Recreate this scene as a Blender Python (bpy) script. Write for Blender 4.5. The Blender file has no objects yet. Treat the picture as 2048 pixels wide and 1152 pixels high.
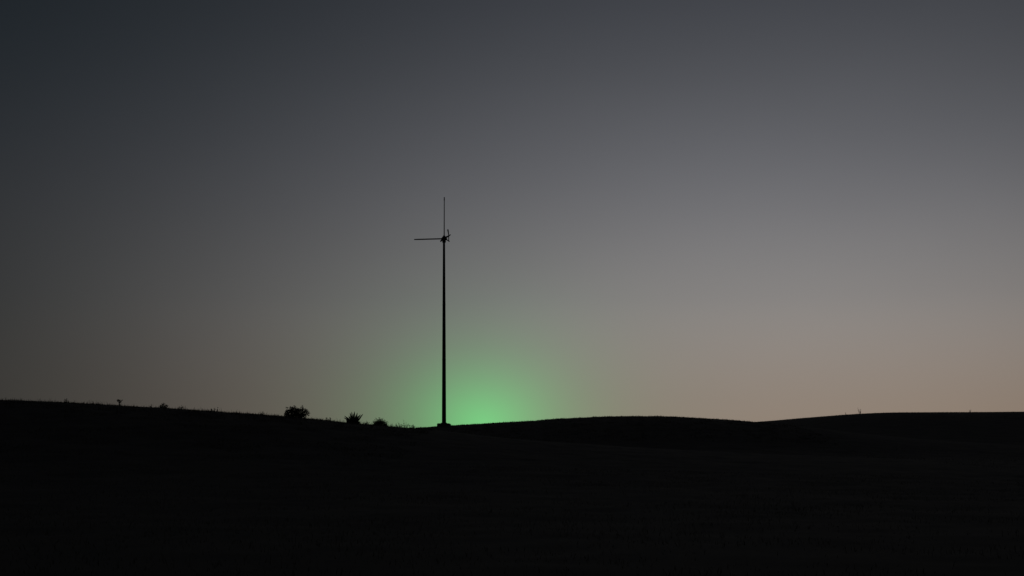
import bpy, bmesh, math, random
import numpy as np
from mathutils import Vector, Matrix

random.seed(7)
rng = np.random.default_rng(11)
scene = bpy.context.scene
col = scene.collection

# ------------------------------------------------------------------ camera
F_PX, EYE_ROW, W_PX, H_PX = 2844.0, 905.0, 2048.0, 1152.0
cam_d = bpy.data.cameras.new('camera')
cam_d.sensor_width = 36.0
cam_d.lens = 36.0 * F_PX / W_PX                       # 50 mm
cam_d.shift_y = (EYE_ROW - H_PX / 2) / W_PX           # level camera with a rising lens
cam_d.clip_start, cam_d.clip_end = 0.1, 20000
cam = bpy.data.objects.new('camera', cam_d)
cam.location = (0, 0, 0)                              # heights in this file are measured from the eye
cam.rotation_euler = (math.pi / 2, 0, 0)
col.objects.link(cam)
scene.camera = cam

# ------------------------------------------------------------------ dusk sky
SUNSET_AZ, SUNSET_W = math.radians(10.5), math.radians(21.0)
SKY_FLOOR = [  # sine of elevation, radiance away from the sunset
    (0.000, (.0155, .0180, .0174)), (0.037, (.0142, .0172, .0170)), (0.072, (.0124, .0154, .0162)),
    (0.107, (.0118, .0144, .0156)), (0.175, (.0140, .0167, .0197)), (0.241, (.0096, .0141, .0183)),
    (0.303, (.0072, .0116, .0150)), (0.500, (.0085, .0108, .0138)), (0.999, (.0095, .0106, .0128))]
SKY_GLOW = [   # what the afterglow adds towards the sunset
    (0.000, (.2460, .1900, .1450)), (0.037, (.2470, .2020, .1650)), (0.072, (.2540, .2230, .1990)),
    (0.107, (.2310, .2200, .2120)), (0.175, (.1370, .1360, .1470)), (0.241, (.0780, .0765, .0830)),
    (0.303, (.0440, .0436, .0505)), (0.500, (.0200, .0210, .0270)), (0.999, (.0080, .0090, .0120))]
GREEN_AZ, GREEN_EL = math.atan((966 - 1024) / F_PX), math.atan((EYE_ROW - 850) / F_PX)
GREEN_CORE = (.004, .365, .066)
GREEN_VEIL = (-.007, .064, .022)
WARM_AZ, WARM_W = math.radians(25.0), math.radians(13.0)
SKY_WARM = [   # rusty band low down, right of the afterglow's middle
    (0.000, (.046, .020, .006)), (0.040, (.041, .021, .010)), (0.080, (.030, .018, .013)), (0.130, (.016, .012, .010)), (0.220, (.004, .004, .004)), (0.999, (0, 0, 0))]

world = bpy.data.worlds.new('World')
scene.world = world
world.use_nodes = True
nt = world.node_tree
nt.nodes.clear()
N, Lk = nt.nodes.new, nt.links.new


def sock(n, i, v):
    if hasattr(v, 'is_output'):
        Lk(v, n.inputs[i])
    else:
        n.inputs[i].default_value = v


def math_node(op, a, b=0.0):
    n = N('ShaderNodeMath')
    n.operation = op
    sock(n, 0, a)
    sock(n, 1, b)
    return n.outputs[0]


def ramp(fac, stops):
    n = N('ShaderNodeValToRGB')
    cr = n.color_ramp
    cr.interpolation = 'B_SPLINE'
    cr.elements[0].position, cr.elements[1].position = stops[0][0], stops[-1][0]
    cr.elements[0].color, cr.elements[1].color = stops[0][1] + (1,), stops[-1][1] + (1,)
    for p, c in stops[1:-1]:
        cr.elements.new(p).color = c + (1,)
    Lk(fac, n.inputs[0])
    return n.outputs[0]


def mad(base, colr, fac):
    m = N('ShaderNodeVectorMath')
    m.operation = 'SCALE'
    sock(m, 0, colr)
    Lk(fac, m.inputs['Scale'])
    a = N('ShaderNodeVectorMath')
    a.operation = 'ADD'
    sock(a, 0, base)
    Lk(m.outputs[0], a.inputs[1])
    return a.outputs[0]


tc = N('ShaderNodeTexCoord')
sx = N('ShaderNodeSeparateXYZ')
Lk(tc.outputs['Generated'], sx.inputs[0])
azim = math_node('ARCTAN2', sx.outputs[0], sx.outputs[1])
elev = math_node('ARCSINE', sx.outputs[2])
height = math_node('MAXIMUM', sx.outputs[2], 0.0)
d = math_node('DIVIDE', math_node('SUBTRACT', azim, SUNSET_AZ), SUNSET_W)
lobe = math_node('EXPONENT', math_node('MULTIPLY', math_node('MULTIPLY', d, d), -1.0))
c = mad(ramp(height, SKY_FLOOR), ramp(height, SKY_GLOW), lobe)
d = math_node('DIVIDE', math_node('SUBTRACT', azim, WARM_AZ), WARM_W)
c = mad(c, ramp(height, SKY_WARM), math_node('EXPONENT', math_node('MULTIPLY', math_node('MULTIPLY', d, d), -1.0)))
# the green glow that stands on the horizon behind the hills
def green_lobe(wide, tall, power):
    ga = math_node('DIVIDE', math_node('SUBTRACT', azim, GREEN_AZ), wide / F_PX)
    ge = math_node('DIVIDE', math_node('SUBTRACT', elev, GREEN_EL), tall / F_PX)
    r2 = math_node('ADD', math_node('MULTIPLY', ga, ga), math_node('MULTIPLY', ge, ge))
    return math_node('EXPONENT', math_node('MULTIPLY', math_node('POWER', r2, power), -1.0))


c = mad(c, GREEN_CORE, green_lobe(120, 95, 0.72))
c = mad(c, GREEN_VEIL, green_lobe(270, 205, 1.0))
# very thin uneven high haze, drawn out along the horizon
mp = N('ShaderNodeMapping')
mp.inputs['Scale'].default_value = (4.0, 4.0, 7.0)
Lk(tc.outputs['Generated'], mp.inputs[0])
nz = N('ShaderNodeTexNoise')
nz.inputs['Scale'].default_value = 1.6
nz.inputs['Detail'].default_value = 5.0
Lk(mp.outputs[0], nz.inputs['Vector'])
thin = math_node('ADD', math_node('MULTIPLY', nz.outputs['Fac'], 0.07), 0.965)
c = mad((0, 0, 0), c, thin)
bg = N('ShaderNodeBackground')
Lk(c, bg.inputs[0])
bg.inputs[1].default_value = 1.0
wo = N('ShaderNodeOutputWorld')
Lk(bg.outputs[0], wo.inputs[0])

scene.view_settings.view_transform = 'Standard'
scene.view_settings.look = 'None'
scene.view_settings.exposure = 0.0
scene.view_settings.gamma = 1.0
scene.view_settings.use_curve_mapping = False

# ------------------------------------------------------------------ materials


def material(name, c1, c2, scale=8.0, rough=0.9, bump=0.0, detail=6.0, metallic=0.0, translucent=0.0):
    m = bpy.data.materials.new(name)
    m.use_nodes = True
    t = m.node_tree
    b = t.nodes['Principled BSDF']
    tcn = t.nodes.new('ShaderNodeTexCoord')
    nz = t.nodes.new('ShaderNodeTexNoise')
    nz.inputs['Scale'].default_value = scale
    nz.inputs['Detail'].default_value = detail
    t.links.new(tcn.outputs['Object'], nz.inputs['Vector'])
    cr = t.nodes.new('ShaderNodeValToRGB')
    cr.color_ramp.elements[0].position, cr.color_ramp.elements[1].position = 0.32, 0.68
    cr.color_ramp.elements[0].color, cr.color_ramp.elements[1].color = c1 + (1,), c2 + (1,)
    t.links.new(nz.outputs['Fac'], cr.inputs[0])
    t.links.new(cr.outputs[0], b.inputs['Base Color'])
    b.inputs['Roughness'].default_value = rough
    b.inputs['Metallic'].default_value = metallic
    b.inputs['Specular IOR Level'].default_value = 0.2
    if bump:
        bp = t.nodes.new('ShaderNodeBump')
        bp.inputs['Strength'].default_value = bump
        bp.inputs['Distance'].default_value = 0.05
        t.links.new(nz.outputs['Fac'], bp.inputs['Height'])
        t.links.new(bp.outputs[0], b.inputs['Normal'])
    if translucent:
        tr = t.nodes.new('ShaderNodeBsdfTranslucent')
        t.links.new(cr.outputs[0], tr.inputs[0])
        mx = t.nodes.new('ShaderNodeMixShader')
        mx.inputs[0].default_value = translucent
        t.links.new(b.outputs[0], mx.inputs[1])
        t.links.new(tr.outputs[0], mx.inputs[2])
        t.links.new(mx.outputs[0], t.nodes['Material Output'].inputs[0])
    return m


M_SOIL = material('dark_soil', (.050, .039, .030), (.076, .059, .045), 0.35, 0.95, 0.6, 12)
M_GRASS = material('dry_grass', (.049, .039, .026), (.072, .058, .039), 0.4, 0.8, translucent=0.25)
M_LEAF = material('shrub_leaf', (.030, .042, .016), (.060, .078, .030), 3.0, 0.7, translucent=0.2)
M_BLADE_LEAF = material('spiky_leaf', (.032, .050, .020), (.060, .085, .034), 5.0, 0.6, translucent=0.12)
M_BARK = material('bark', (.030, .024, .018), (.060, .048, .036), 14.0, 0.9, 0.3)
M_STEEL = material('black_painted_steel', (.016, .016, .017), (.028, .027, .027), 3.0, 0.55)
M_ROTOR = material('dark_grey_paint', (.026, .027, .028), (.040, .040, .041), 4.0, 0.5)
M_CONCRETE = material('weathered_concrete', (.070, .066, .060), (.130, .124, .112), 6.0, 0.95, 0.4)

# ------------------------------------------------------------------ helpers


class MB:
    """collects shapes, links them as ONE mesh object"""

    def __init__(self):
        self.v, self.f = [], []

    def box(self, c, s, M=None, taper=1.0):
        i = len(self.v)
        for dz in (-1, 1):
            k = taper if dz > 0 else 1.0
            for dx, dy in ((-1, -1), (1, -1), (1, 1), (-1, 1)):
                p = Vector((dx * s[0] / 2 * k, dy * s[1] / 2 * k, dz * s[2] / 2))
                if M:
                    p = M @ p
                self.v.append(tuple(p + Vector(c)))
        self.f += [(i + 3, i + 2, i + 1, i), (i + 4, i + 5, i + 6, i + 7)]
        for a in range(4):
            b = (a + 1) % 4
            self.f.append((i + a, i + b, i + 4 + b, i + 4 + a))

    def tube(self, pts, radii, n=8, flat=1.0, caps=True):
        """a tube through pts; flat < 1 squashes the section along its second axis"""
        pts = [Vector(p) for p in pts]
        base = len(self.v)
        ref = None
        for k, p in enumerate(pts):
            t = (pts[min(k + 1, len(pts) - 1)] - pts[max(k - 1, 0)]).normalized()
            if ref is None:
                ref = Vector((1, 0, 0)) if abs(t.x) < 0.8 else Vector((0, 0, 1))
            u = (ref - t * ref.dot(t)).normalized()
            ref = u
            w = t.cross(u)
            for a in range(n):
                an = 2 * math.pi * a / n
                self.v.append(tuple(p + (u * math.cos(an) + w * math.sin(an) * flat) * radii[k]))
        for k in range(len(pts) - 1):
            for a in range(n):
                b = (a + 1) % n
                self.f.append((base + k * n + a, base + k * n + b, base + (k + 1) * n + b, base + (k + 1) * n + a))
        if caps:
            self.f.append(tuple(base + a for a in range(n))[::-1])
            e = base + (len(pts) - 1) * n
            self.f.append(tuple(e + a for a in range(n)))

    def leaf(self, p, d, length, width, up=None, droop=0.0):
        """a folded pointed leaf of six corners"""
        p, d = Vector(p), Vector(d).normalized()
        r = Vector((random.uniform(-1, 1), random.uniform(-1, 1), random.uniform(-1, 1)))
        s = d.cross(up or r)
        if s.length < 1e-3:
            s = d.cross(Vector((0.3, 0.5, 0.8)))
        s.normalize()
        n = s.cross(d)
        i = len(self.v)
        m = p + d * length * 0.5 - Vector((0, 0, droop * length * 0.25))
        tip = p + d * length - Vector((0, 0, droop * length))
        self.v += [tuple(p), tuple(m - s * width / 2 + n * width * 0.15), tuple(m), tuple(m + s * width / 2 + n * width * 0.15), tuple(tip)]
        self.f += [(i, i + 2, i + 1), (i, i + 3, i + 2), (i + 1, i + 2, i + 4), (i + 2, i + 3, i + 4)]

    def build(self, name, mat, parent=None, smooth=False):
        me = bpy.data.meshes.new(name)
        me.from_pydata(self.v, [], self.f)
        me.materials.append(mat)
        if smooth:
            for p in me.polygons:
                p.use_smooth = True
        o = bpy.data.objects.new(name, me)
        col.objects.link(o)
        if parent:
            o.parent = parent
        return o


def thing(name, label, cat, loc, rz=0.0, group=None):
    o = bpy.data.objects.new(name, None)
    o.empty_display_size = 0.3
    col.objects.link(o)
    o.location = loc
    o.rotation_euler = (0, 0, rz)
    o['label'], o['category'] = label, cat
    if group:
        o['group'] = group
    return o


# ------------------------------------------------------------------ terrain
# three rolling ridges over a plain; crest lines as (x, height above the eye) in metres
PLAIN = -1.62


def crest(px_row, dist):
    return [((px - 1024) / F_PX * dist, (EYE_ROW - row) / F_PX * dist) for px, row in px_row]


RIDGES = [  # distance of the crest, half width front, half width back, crest line
    (96.0, 34.0, 30.0, crest([(-2500, 770), (-1200, 760), (-500, 783), (-200, 792), (0, 800.5), (100, 804.5), (200, 809.5), (300, 815.5), (400, 822), (500, 828),
                              (600, 836), (700, 846.5), (780, 853.5), (840, 858.5), (900, 864), (1000, 875), (1300, 897), (1700, 915), (3000, 925)], 96.0)),
    (152.0, 40.0, 36.0, crest([(-1500, 900), (300, 898), (550, 882), (700, 867), (825, 857.5), (875, 853.5), (905, 851.7), (960, 848.5), (1060, 842.5), (1130, 837.8),
                               (1200, 834.6), (1260, 833.5), (1320, 834), (1380, 836.6), (1440, 840.5), (1500, 845.2), (1560, 851), (1700, 868), (2048, 893), (3000, 905)], 152.0)),
    (290.0, 95.0, 80.0, crest([(-1500, 905), (600, 893), (900, 882), (1200, 868), (1400, 854.5), (1500, 845), (1540, 841.8), (1600, 836.6), (1650, 832.6), (1700, 829),
                               (1750, 826.9), (1800, 826.4), (1900, 826), (2000, 825.2), (2100, 824), (2500, 826), (3500, 850), (5000, 880)], 290.0)),
]


def smooth_interp(x, xp, fp):
    """monotone-ish cubic interpolation, vectorised"""
    xp, fp = np.asarray(xp), np.asarray(fp)
    dx = np.diff(xp)
    s = np.diff(fp) / dx
    m = np.zeros_like(fp)
    m[1:-1] = (s[:-1] * dx[1:] + s[1:] * dx[:-1]) / (dx[1:] + dx[:-1])
    xc = np.clip(x, xp[0], xp[-1])
    i = np.clip(np.searchsorted(xp, xc) - 1, 0, len(xp) - 2)
    t = (xc - xp[i]) / dx[i]
    h00, h10, h01, h11 = 2 * t**3 - 3 * t**2 + 1, t**3 - 2 * t**2 + t, -2 * t**3 + 3 * t**2, t**3 - t**2
    return h00 * fp[i] + h10 * dx[i] * m[i] + h01 * fp[i + 1] + h11 * dx[i] * m[i + 1]


_perm = rng.random((256, 256))


def vnoise(x, y):
    xi, yi = np.floor(x).astype(int), np.floor(y).astype(int)
    fx, fy = x - xi, y - yi
    fx, fy = fx * fx * (3 - 2 * fx), fy * fy * (3 - 2 * fy)
    g = lambda a, b: _perm[a & 255, b & 255]
    return (g(xi, yi) * (1 - fx) + g(xi + 1, yi) * fx) * (1 - fy) + (g(xi, yi + 1) * (1 - fx) + g(xi + 1, yi + 1) * fx) * fy - 0.5


def ground_z(x, y):
    x, y = np.asarray(x, float), np.asarray(y, float)
    k = 5.0
    plain = PLAIN + 0.25 * vnoise(x / 23 + 9, y / 23) * np.clip(y / 20, 0, 1)
    acc = np.ones_like(x)
    for D, wf, wb, line in RIDGES:
        xp, zp = zip(*line)
        # follow the crest along rays from the viewpoint's side of the valley so that the slope fans out a little
        zc = smooth_interp(x, xp, zp)
        u = np.where(y < D, (y - D) / wf, (y - D) / wb)
        p = np.exp(-u * u)
        acc = acc + np.exp(np.clip(k * ((zc - plain) * p), -40, 60)) - 1
    z = plain + np.log(np.maximum(acc, 1e-9)) / k
    rough = 0.05 * vnoise(x / 2.3, y / 2.3) + 0.05 * vnoise(x / 0.8 + 31, y / 0.8 + 7) + 0.03 * vnoise(x / 0.37 + 5, y / 0.37 + 77)
    amp = np.clip((y - 2) / 30, 0.3, 1) * np.clip(1.35 - y / 260, 0.15, 1)
    return z + rough * amp


def gz(x, y):
    return float(ground_z(np.array([x]), np.array([y]))[0])


def graded(lo, hi, step, far_lo, far_hi, grow=1.22):
    a = list(np.arange(lo, hi + 1e-6, step))
    s = step
    while a[-1] < far_hi:
        s *= grow
        a.append(a[-1] + s)
    s = step
    while a[0] > far_lo:
        s *= grow
        a.insert(0, a[0] - s)
    return np.array(a)


gx = graded(-62, 112, 0.30, -5000, 5000)
gy = np.unique(np.concatenate([graded(4, 172, 0.42, -3000, 172.5), np.arange(173, 320, 1.0), graded(320, 330, 1.5, 320, 6000)]))
X, Y = np.meshgrid(gx, gy)
Z = ground_z(X.ravel(), Y.ravel())
nx, ny = len(gx), len(gy)
verts = np.stack([X.ravel(), Y.ravel(), Z], 1)
ii = (np.arange(ny - 1)[:, None] * nx + np.arange(nx - 1)[None, :]).ravel()
quads = np.stack([ii, ii + 1, ii + nx + 1, ii + nx], 1).astype(np.int32)


def mesh_np(name, v, faces, n, mat, smooth=False):
    me = bpy.data.meshes.new(name)
    me.vertices.add(len(v))
    me.vertices.foreach_set('co', np.ascontiguousarray(v, dtype=np.float32).ravel())
    me.loops.add(faces.size)
    me.loops.foreach_set('vertex_index', faces.astype(np.int32).ravel())
    me.polygons.add(len(faces))
    me.polygons.foreach_set('loop_start', np.arange(0, faces.size, n, dtype=np.int32))
    me.polygons.foreach_set('loop_total', np.full(len(faces), n, dtype=np.int32))
    if smooth:
        me.polygons.foreach_set('use_smooth', np.ones(len(faces), dtype=bool))
    me.update(calc_edges=True)
    me.validate()
    me.materials.append(mat)
    o = bpy.data.objects.new(name, me)
    col.objects.link(o)
    return o


ground = mesh_np('ground', verts, quads, 4, M_SOIL, True)
ground['kind'] = 'structure'
ground['label'] = 'dark rolling ground rising to three low grassy hills'


def at_crest(px, ridge, lift=0.0):
    """the point of a ridge's skyline seen in picture column px"""
    D, wf, wb, _ = RIDGES[ridge]
    ys = np.arange(D - 0.5 * wf, D + 0.35 * wb, 0.2)
    xs = (px - 1024) / F_PX * ys
    z = ground_z(xs, ys)
    k = int(np.argmax(z / ys))
    return Vector((xs[k], ys[k], z[k] + lift))


# ------------------------------------------------------------------ wind turbine
base = at_crest(888, 1)
D_T = base.y
PX = D_T / F_PX                                       # metres to a picture pixel at that distance
FOOT = base
wt = thing('wind_turbine', 'slim black wind turbine on a tall pole before the green glow', 'wind turbine', base)


def T(px, row, depth=0.0):
    """a point of the turbine relative to its foot"""
    return Vector(((px - 1024) * PX - base.x, depth, (EYE_ROW - row) * PX - base.z))


TOP = T(888, 483).z
m = MB()
m.box((0, 0, -0.17), (1.42, 1.42, 0.68), taper=0.98)
m.box((-0.03, 0, 0.20), (1.30, 1.30, 0.06), taper=0.92)
m.build('foundation', M_CONCRETE, wt)
m = MB()
m.tube([(0, 0, .22), (0, 0, .26)], [.34, .34], 20)
m.build('base_flange', M_STEEL, wt)
bolt = MB()
bolt.tube([(0, 0, 0), (0, 0, .05)], [.028, .028], 6)
b0 = None
for k in range(8):
    a = k * math.pi / 4 + .2
    if b0 is None:
        b0 = bolt.build('anchor_bolt', M_STEEL, wt)
        o = b0
    else:
        o = b0.copy()
        col.objects.link(o)
        o.parent = wt
    o.location = (.285 * math.cos(a), .285 * math.sin(a), .26)
m = MB()
m.tube([(0, 0, .26), (0, 0, 2.4), (0, 0, 7), (0, 0, 12), (0, 0, TOP - .3), (0, 0, TOP)], [.222, .212, .190, .163, .118, .113], 24)
m.build('pole', M_STEEL, wt, True)
for zz, rr in ((6.9, .198), (12.6, .168)):
    m = MB()
    m.tube([(0, 0, zz - .06), (0, 0, zz + .06)], [rr, rr], 24)
    m.build('joint_collar', M_STEEL, wt)
m = MB()
m.tube([(0, 0, TOP - .12), (0, 0, TOP - .02), (0, 0, TOP + .08)], [.165, .175, .15], 16)
m.box((.17, 0, TOP - .02), (.07, .12, .12))
m.box((-.15, .06, TOP - .03), (.07, .10, .10))
m.build('yaw_bearing', M_STEEL, wt)
# nacelle and hub
m = MB()
h = T(888.3, 478)
m.tube([h + Vector((-.20, .42, -.02)), h + Vector((-.16, .25, 0)), h + Vector((0, 0, .01)), h + Vector((.10, -.30, .0)), h + Vector((.12, -.42, 0))], [.12, .20, .245, .23, .15], 16)
m.build('nacelle', M_ROTOR, wt, True)
m = MB()
m.tube([h + Vector((-.02, -.45, .0)), h + Vector((-.02, -.55, .02)), h + Vector((-.02, -.72, .01)), h + Vector((-.02, -.78, .01))], [.15, .19, .16, .07], 14)
hub = m.build('rotor_hub', M_ROTOR, wt, True)
m = MB()
m.tube([h + Vector((0, -.02, .24)), h + Vector((0, -.02, .36))], [.13, .10], 12)
m.build('mast_clamp', M_STEEL, wt)
# the blade that stands straight up and the one that points left
up0, up1 = T(888.4, 472.5, -.03), T(888.6, 394.5, -.03)
m = MB()
m.tube([up0, up0.lerp(up1, .25), up0.lerp(up1, .6), up0.lerp(up1, .915), up0.lerp(up1, .92), up1], [.056, .052, .046, .042, .058, .048], 10, flat=2.2)
o = m.build('blade', M_ROTOR, wt, True)
o['label'] = 'long thin blade pointing straight up'
lf0, lf1 = T(884, 477.8, -.10), T(829, 480.6, -.55)
m = MB()
m.tube([lf0, lf0.lerp(lf1, .3), lf0.lerp(lf1, .6), lf0.lerp(lf1, .9), lf1], [.066, .066, .066, .062, .050], 10, flat=2.0)
o = m.build('blade', M_ROTOR, wt, True)
o['label'] = 'short blade pointing left just below level'
# tail: a boom that climbs to the right, an upright fin and its brace
m = MB()
m.tube([T(889, 475, .10), T(893.5, 472.2, .5), T(896.5, 469.8, .8), T(898.5, 467.6, 1.0), T(900, 465.9, 1.15)], [.09, .09, .07, .055, .045], 8)
m.build('tail_boom', M_STEEL, wt, True)
m = MB()
fin = [T(895, 456.8, .8), T(896, 463, .8), T(896.9, 469, .8), T(896.7, 474, .8), T(896.9, 480, .8)]
m.tube(fin, [.078, .058, .048, .044, .044], 8, flat=2.4)
m.build('tail_fin', M_ROTOR, wt, True)
m = MB()
m.tube([T(890, 477.5, .1), T(893.5, 478.5, .4), T(898, 480.7, .82)], [.07, .055, .05], 8)
m.build('tail_brace', M_STEEL, wt, True)
m = MB()
m.tube([T(884.5, 480.5, -.15), T(882.7, 482.6, -.3)], [.02, .03], 8)
m.tube([T(883.2, 482.0, -.26), T(881.6, 483.6, -.40)], [.085, .075], 10)
m.build('counterweight', M_STEEL, wt, True)

# ------------------------------------------------------------------ plants on the left hill


def foliage(mb, centre, radius, n, size, flatten=1.0, up_bias=0.3):
    for _ in range(n):
        v = Vector((random.gauss(0, 1), random.gauss(0, 1), random.gauss(0, 1)))
        v.normalize()
        r = random.random() ** 0.45
        p = Vector(centre) + Vector((v.x * radius, v.y * radius, v.z * radius * flatten)) * r
        dd = v + Vector((random.uniform(-.6, .6), random.uniform(-.6, .6), random.uniform(-.3, .6) + up_bias))
        s = size * random.uniform(.6, 1.3)
        mb.leaf(p, dd, s, s * .5)


def shrub(px, ridge, label, clumps, stems, leaf, name='shrub', cat='shrub', depth=.5, extra_tips=()):
    b = at_crest(px, ridge, -.005)
    s = b.y / F_PX
    t = thing(name, label, cat, b)
    # picture offsets (right, up) in pixels of the photograph turned into metres at the plant's distance
    for tx, tz, r in stems:
        ms = MB()
        tip = Vector((tx * s, random.uniform(-depth, depth) * .6, tz * s))
        mid = tip * .5 + Vector((random.uniform(-.05, .05), random.uniform(-.05, .05), .04))
        ms.tube([(tip.x * .12, tip.y * .12, -.14), mid, tip], [r, r * .7, r * .35], 5)
        ms.build('stem', M_BARK, t)
    mf = MB()
    for cx, cz, r, n, fl in clumps:
        for _ in range(3):
            foliage(mf, (cx * s, random.uniform(-depth, depth), cz * s), r * s, n // 3, leaf, fl)
    for cx, cz, r in extra_tips:
        yy = random.uniform(-depth, depth) * .5
        for k in range(12):
            mf.leaf((cx * s + random.gauss(0, r * s * .4), yy + random.gauss(0, r * s * .4), cz * s + random.gauss(0, r * s * .5)),
                    (random.gauss(0, .7), random.gauss(0, .7), random.uniform(.2, 1)), leaf * random.uniform(.7, 1.2), leaf * .5)
    mf.build('foliage', M_LEAF, t)
    return t


# the big bushy shrub (569..620, rows 814..837)
shrub(594, 0, 'largest bush on the left hill, broad and leafy with ragged upright tips',
      [(-14, 7, 9, 420, .9), (-4, 9, 11, 620, .9), (6, 8, 10, 480, .85), (14, 10, 7, 200, .9), (19, 9, 5, 100, .8), (-19, 4, 5, 140, .9), (-8, 15, 6, 200, .8), (-17, 11, 5, 120, .9), (-3, 2, 14, 420, .5), (9, 2, 9, 260, .5)],
      [(-21, 18, .022), (-13, 18, .02), (-4, 22, .024), (9, 21, .022), (14, 16, .02), (20, 11, .02), (24, 9, .018), (-22, 7, .018), (22, 7, .018), (2, 14, .02), (25, 5, .014)],
      .095, depth=.40,
      extra_tips=[(-20.5, 18, 3), (-12.5, 18.5, 3.2), (-5, 21.5, 2.2), (-4, 18, 3), (4, 17, 2.6), (9.5, 20.5, 2.4), (9, 17, 3), (13, 16, 2.6), (18, 13, 2.8), (22, 11.5, 2.6), (24.5, 7, 2.5), (21, 6, 3), (-24, 7, 2.6), (-22, 12, 2.4), (23, 4, 2.2)])

# spiky rosette plant (688..731, rows 825..848)
b = at_crest(706, 0, .03)
s = b.y / F_PX
sp = thing('spiky_plant', 'spiky rosette plant with stiff leaves fanning out, between the two rounded bushes', 'yucca', b)
m = MB()
for _ in range(1000):
    v = Vector((random.gauss(0, 1), random.gauss(0, 1), abs(random.gauss(0, .9)))).normalized()
    r = random.random() ** .4
    m.leaf((v.x * 12.0 * s * r, v.y * 11.5 * s * r, v.z * 7.5 * s * r - .06), v + Vector((0, 0, .3)), random.uniform(.07, .15), .045)
for _ in range(160):
    a = random.uniform(-1.25, 1.25)
    m.leaf((random.uniform(-9, 9) * s, random.uniform(-.25, .25), random.uniform(2, 8) * s), (math.sin(a), random.uniform(-.3, .3), math.cos(a)), random.uniform(.12, .30), .028)
m.build('leaf_base', M_BLADE_LEAF, sp)
SPIKES = [(-18.0, 14.5, 2.2), (-19.5, 11.0, 2.2), (-13.5, 12, 2.0), (-9.5, 14.5, 1.9), (-7.5, 20.5, 2.6), (-4.5, 15, 2.2), (-2, 22, 2.8), (-.2, 18.5, 2.4), (2.6, 23, 2.5), (4.2, 19, 2.6), (5, 16, 2.4),
          (9.2, 20, 2.8), (8.2, 15, 2.6), (14.2, 17, 2.8), (11.5, 13.5, 2.6), (21, 17.5, 2.6), (17, 13.5, 2.4), (12, 9, 2.6), (-15, 5, 2.4), (-12, 8, 2.4), (14, 8, 2.0), (-1, 12, 3), (3, 11, 3)]
for tx, tz, w in SPIKES:
    tip = Vector((tx * s, random.uniform(-.45, .45), tz * s))
    root = Vector((tx * s * .40, tip.y * .35, tz * s * .08))
    mid = root.lerp(tip, .5) + Vector((random.uniform(-.03, .03), 0, random.uniform(-.01, .06)))
    m = MB()
    m.tube([root, root.lerp(mid, .6), mid, mid.lerp(tip, .6), tip], [w * s * .42, w * s * .52, w * s * .54, w * s * .42, w * s * .12], 5, flat=.45)
    m.build('leaf', M_BLADE_LEAF, sp)

# low dome bush (746..774, rows 839..853)
shrub(760, 0, 'low dome shaped bush, nearest of the bushes to the turbine pole',
      [(0, -1, 13.0, 1500, .7), (-9, -1, 6, 300, .8), (9, -1, 6, 300, .8), (-6, 3, 7, 420, .8), (6, 3, 7, 420, .8), (0, 6, 7.5, 600, .8)],
      [(-10, 6, .016), (-5, 10, .016), (0, 11, .016), (5, 10, .016), (10, 6, .016)],
      .070, depth=.25,
      extra_tips=[(-12.5, 5, 1.8), (-10.5, 9, 2.4), (-7.5, 12.5, 2.4), (-5, 11, 1.6), (-1, 13.2, 2.2), (2, 12, 1.6), (5.5, 12.6, 2.4), (9.5, 9, 2.4), (-13.5, 7, 2.0), (14, 6.5, 2.0), (11.5, 6.5, 1.6), (13, 4, 1.6)])

# small forked sapling (234..247, rows 800..811)
b = at_crest(239, 0, .03)
s = b.y / F_PX
t = thing('sapling', 'small forked sapling standing alone on the skyline at the far left', 'sapling', b)
m = MB()
m.tube([(-.6 * s, 0, -.12), (-.4 * s, 0, 3.5 * s), (-1.2 * s, .05, 7 * s), (-2.5 * s, .1, 9.5 * s)], [.045, .04, .03, .018], 6)
m.build('stem', M_BARK, t)
m = MB()
m.tube([(-.4 * s, 0, 3.2 * s), (2.6 * s, -.08, 5.6 * s), (5.6 * s, -.15, 8.6 * s), (7.6 * s, -.2, 9.6 * s)], [.026, .022, .018, .012], 5)
m.build('branch', M_BARK, t)
m = MB()
m.tube([(-.4 * s, 0, 3.2 * s), (1 * s, .08, 6 * s), (1.6 * s, .15, 8.2 * s)], [.028, .022, .014], 5)
m.build('branch', M_BARK, t)
m = MB()
foliage(m, (-1.8 * s, 0, 7.8 * s), 2.4 * s, 90, .06, .8)
foliage(m, (-3.2 * s, .08, 9.3 * s), 1.8 * s, 60, .06, .6)
foliage(m, (.2 * s, -.05, 8.6 * s), 1.8 * s, 50, .05, .8)
foliage(m, (1.4 * s, .05, 6.4 * s), 1.6 * s, 40, .05, 1)
foliage(m, (6.6 * s, -.18, 9.2 * s), 1.5 * s, 26, .05, .8)
m.build('foliage', M_LEAF, t)


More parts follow.
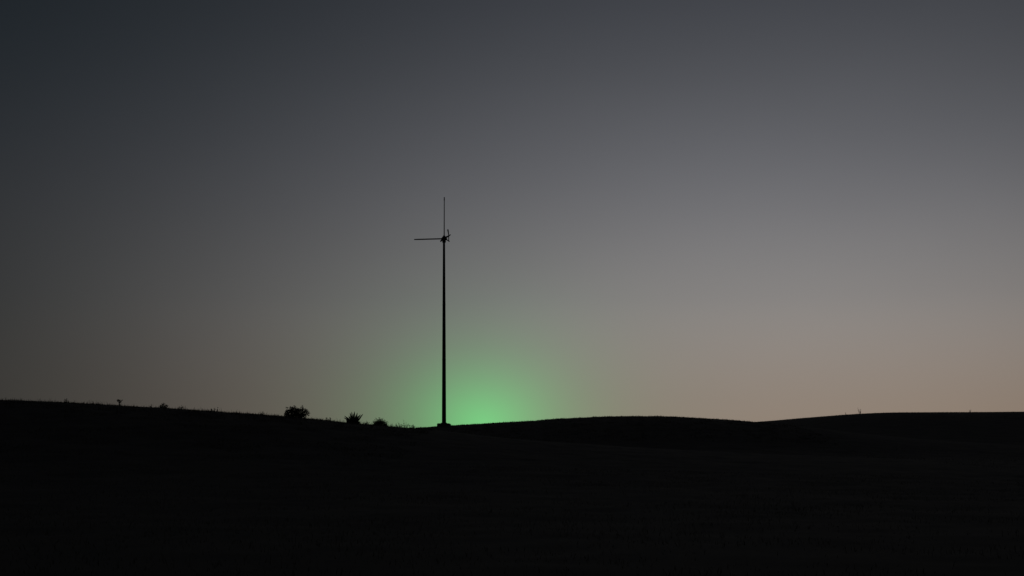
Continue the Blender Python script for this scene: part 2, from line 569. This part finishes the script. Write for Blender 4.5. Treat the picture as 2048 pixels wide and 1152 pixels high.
def weed(px, ridge, label, stalks, leaves, name='weed', leaf=.05, thick=.008, group='small weeds on the left hill'):
    """stalks: (foot right, tip right, tip up) in photograph pixels"""
    b = at_crest(px, ridge, .02)
    s = b.y / F_PX
    t = thing(name, label, 'weed', b, group=group)
    ml = MB()
    for fx, tx, tz in stalks:
        m = MB()
        yy = random.uniform(-.12, .12)
        tip = Vector((tx * s, yy * 2, tz * s * 1.12))
        root = Vector((fx * s, yy, -.10))
        mid = root.lerp(tip, .55) + Vector((random.uniform(-.03, .03), 0, .02))
        m.tube([root, mid, tip], [thick * 1.6, thick * 1.4, thick * .7], 4)
        m.build('stem', M_GRASS, t)
        for k in range(int(leaves * 1.7)):
            q = random.uniform(.2, 1.02)
            p = root.lerp(mid, q / .55) if q < .55 else mid.lerp(tip, (q - .55) / .45)
            ml.leaf(p, (random.gauss(0, 1), random.gauss(0, 1), random.uniform(.1, 1.0)), leaf * random.uniform(.9, 2.1), leaf * .85, droop=.2)
    ml.build('foliage', M_LEAF, t)
    return t


weed(132, 0, 'tiny two stalked weed, leftmost plant on the skyline', [(-1, -2.5, 6), (0, -1, 5), (0, 2.2, 6.5), (1, 3, 3), (-2, -5, 2.5), (2, 6, 2.5)], 5, leaf=.045)
weed(302, 0, 'thin single sprig just left of the leafy tuft', [(0, 0, 5.5), (1, 2, 2.5), (-1, -3, 2.5)], 4, leaf=.04)
weed(326, 0, 'dense low leafy tuft between the sapling and the largest bush', [(-5, -6.5, 3), (-3, -4, 4), (-1, -1.5, 6.5), (1, 0, 5.5), (3, 3, 7.0), (4, 5, 5.5), (5, 7.5, 4), (0, -3, 4.5), (2, 4, 4)], 12, leaf=.06)
weed(361, 0, 'small pointed clump just right of the leafy tuft', [(-3, -5, 2.5), (-1, -1, 3.5), (1, 2, 5.5), (2, 3.5, 4.5), (0, 0, 3)], 8, leaf=.05)
weed(429, 0, 'row of three upright sprigs midway to the largest bush', [(-7, -7.5, 4), (-1, -1.5, 5), (0, .5, 3), (6, 7, 6.5), (5, 6, 3.5), (-6, -5, 2.5)], 7, leaf=.05)
weed(523, 0, 'loose wide sprig left of the largest bush', [(-3, -4.5, 3.5), (-1, -1.5, 5), (1, 2.5, 4.5), (2, 5, 2.5)], 7, leaf=.045)
weed(657, 0, 'low pair of tufts between the largest bush and the spiky plant', [(-3, -4, 5), (-2, -3, 4), (3, 4, 4.5), (4, 5, 3), (1, 0, 2.5)], 8, leaf=.05)
weed(735, 0, 'narrow dark sprig between the spiky plant and the dome bush', [(-1, -1, 5), (0, .5, 4), (1, 2, 3), (-2, -5, 2.5), (-1, -8, 2)], 8, leaf=.05)
weed(799, 0, 'wispy green weed right of the dome bush', [(-2, -6, 5), (-1, -2.5, 7.5), (0, 0, 6), (2, 4, 4), (3, 7, 2.5)], 7, leaf=.05, thick=.006)
weed(811, 0, 'tallest of the wispy weeds left of the turbine foot', [(-1, -3.5, 13), (0, 1.5, 9.5), (-2, -4, 7), (1, 3, 6), (3, 6, 7)], 6, leaf=.045, thick=.006)
weed(823, 0, 'low curly weed closest to the turbine foot', [(-3, -4, 5), (0, 0, 4), (2, 3, 4.5), (4, 5, 3)], 8, leaf=.05, thick=.006)
weed(1720, 2, 'thin dry reed like weed alone on the right hill', [(-1, -4.5, 11), (1, 1.8, 8.5), (0, -2, 7), (1, .5, 5)], 3, leaf=.12, thick=.022, group='small weeds on the right hill')
weed(1691, 2, 'tiny dot like weed left of the reed like weed on the right hill', [(0, -.5, 3.5), (1, 1, 2)], 3, leaf=.10, thick=.02, group='small weeds on the right hill')
weed(1940, 2, 'short forked weed near the right edge on the right hill', [(-1, -2, 3.5), (1, 2, 3.5), (0, 0, 2)], 3, leaf=.10, thick=.02, group='small weeds on the right hill')

# ------------------------------------------------------------------ grass


def grass_blades(n, xlo, xhi, ylo, yhi, hmed, hmax, width, clump, thr):
    x = rng.uniform(xlo, xhi, n)
    y = rng.uniform(ylo, yhi, n)
    mask = vnoise(x / clump + 3, y / clump + 8) + 0.6 * vnoise(x / clump * 3, y / clump * 3) + rng.normal(0, .12, n)
    keep = mask > thr
    if xlo < FOOT.x < xhi:
        keep &= np.hypot(x - FOOT.x, y - FOOT.y) > 1.6
    x, y, mask = x[keep], y[keep], mask[keep]
    k = len(x)
    h = np.clip(hmed * np.exp(rng.normal(0, .55, k)) * (1 + 1.4 * np.clip(mask - thr, 0, .8)), .02, hmax)
    z = ground_z(x, y) - .02
    a = rng.uniform(0, 2 * np.pi, k)
    lean = h * rng.uniform(.05, .7, k)
    b = rng.uniform(0, 2 * np.pi, k)
    w = width * rng.uniform(.6, 1.3, k)
    ca, sa, cb, sb = np.cos(a) * w / 2, np.sin(a) * w / 2, np.cos(b) * lean, np.sin(b) * lean
    P = np.stack([
        np.stack([x - ca, y - sa, z], 1), np.stack([x + ca, y + sa, z], 1),
        np.stack([x + ca * .7 + cb * .3, y + sa * .7 + sb * .3, z + h * .6], 1),
        np.stack([x - ca * .7 + cb * .3, y - sa * .7 + sb * .3, z + h * .6], 1),
        np.stack([x + cb, y + sb, z + h], 1)], 1).reshape(-1, 3)
    i = np.arange(k)[:, None] * 5
    F = np.concatenate([i + [0, 1, 2], i + [0, 2, 3], i + [3, 2, 4]], 0)
    return P, F


def grass_object(label, *patches):
    vs, fs, off = [], [], 0
    for p in patches:
        P, Fc = grass_blades(*p)
        vs.append(P)
        fs.append(Fc + off)
        off += len(P)
    o = mesh_np('grass', np.concatenate(vs), np.concatenate(fs), 3, M_GRASS)
    o['kind'] = 'stuff'
    o['label'] = label
    return o


grass_object('short dark grass growing over the hills and the near ground',
             (150000, -46, -5, 62, 104, .034, .15, .022, 1.6, .0),
             (90000, -46, -5, 82, 104, .085, .34, .022, .5, .36),
             (110000, -14, 28, 118, 158, .046, .14, .036, .6, .14),
             (40000, 40, 108, 225, 305, .050, .14, .040, 2.5, .15),
             (90000, -24, 24, 8, 62, .045, .11, .010, 2.4, -.15),
             (30000, 24, 60, 30, 120, .06, .2, .016, 1.6, .1))
print('silhouette check')
for px in (100, 300, 500, 700, 800, 840, 960, 1130, 1260, 1440, 1500, 1600, 1750, 2000):
    ys = np.arange(20, 420, .25)
    xs = (px - 1024) / F_PX * ys
    z = ground_z(xs, ys)
    k = int(np.argmax(z / ys))
    print(px, round(EYE_ROW - F_PX * z[k] / ys[k], 1), round(ys[k], 1))
print('tris', sum(len(o.data.loop_triangles) or len(o.data.polygons) for o in bpy.data.objects if o.type == 'MESH'))
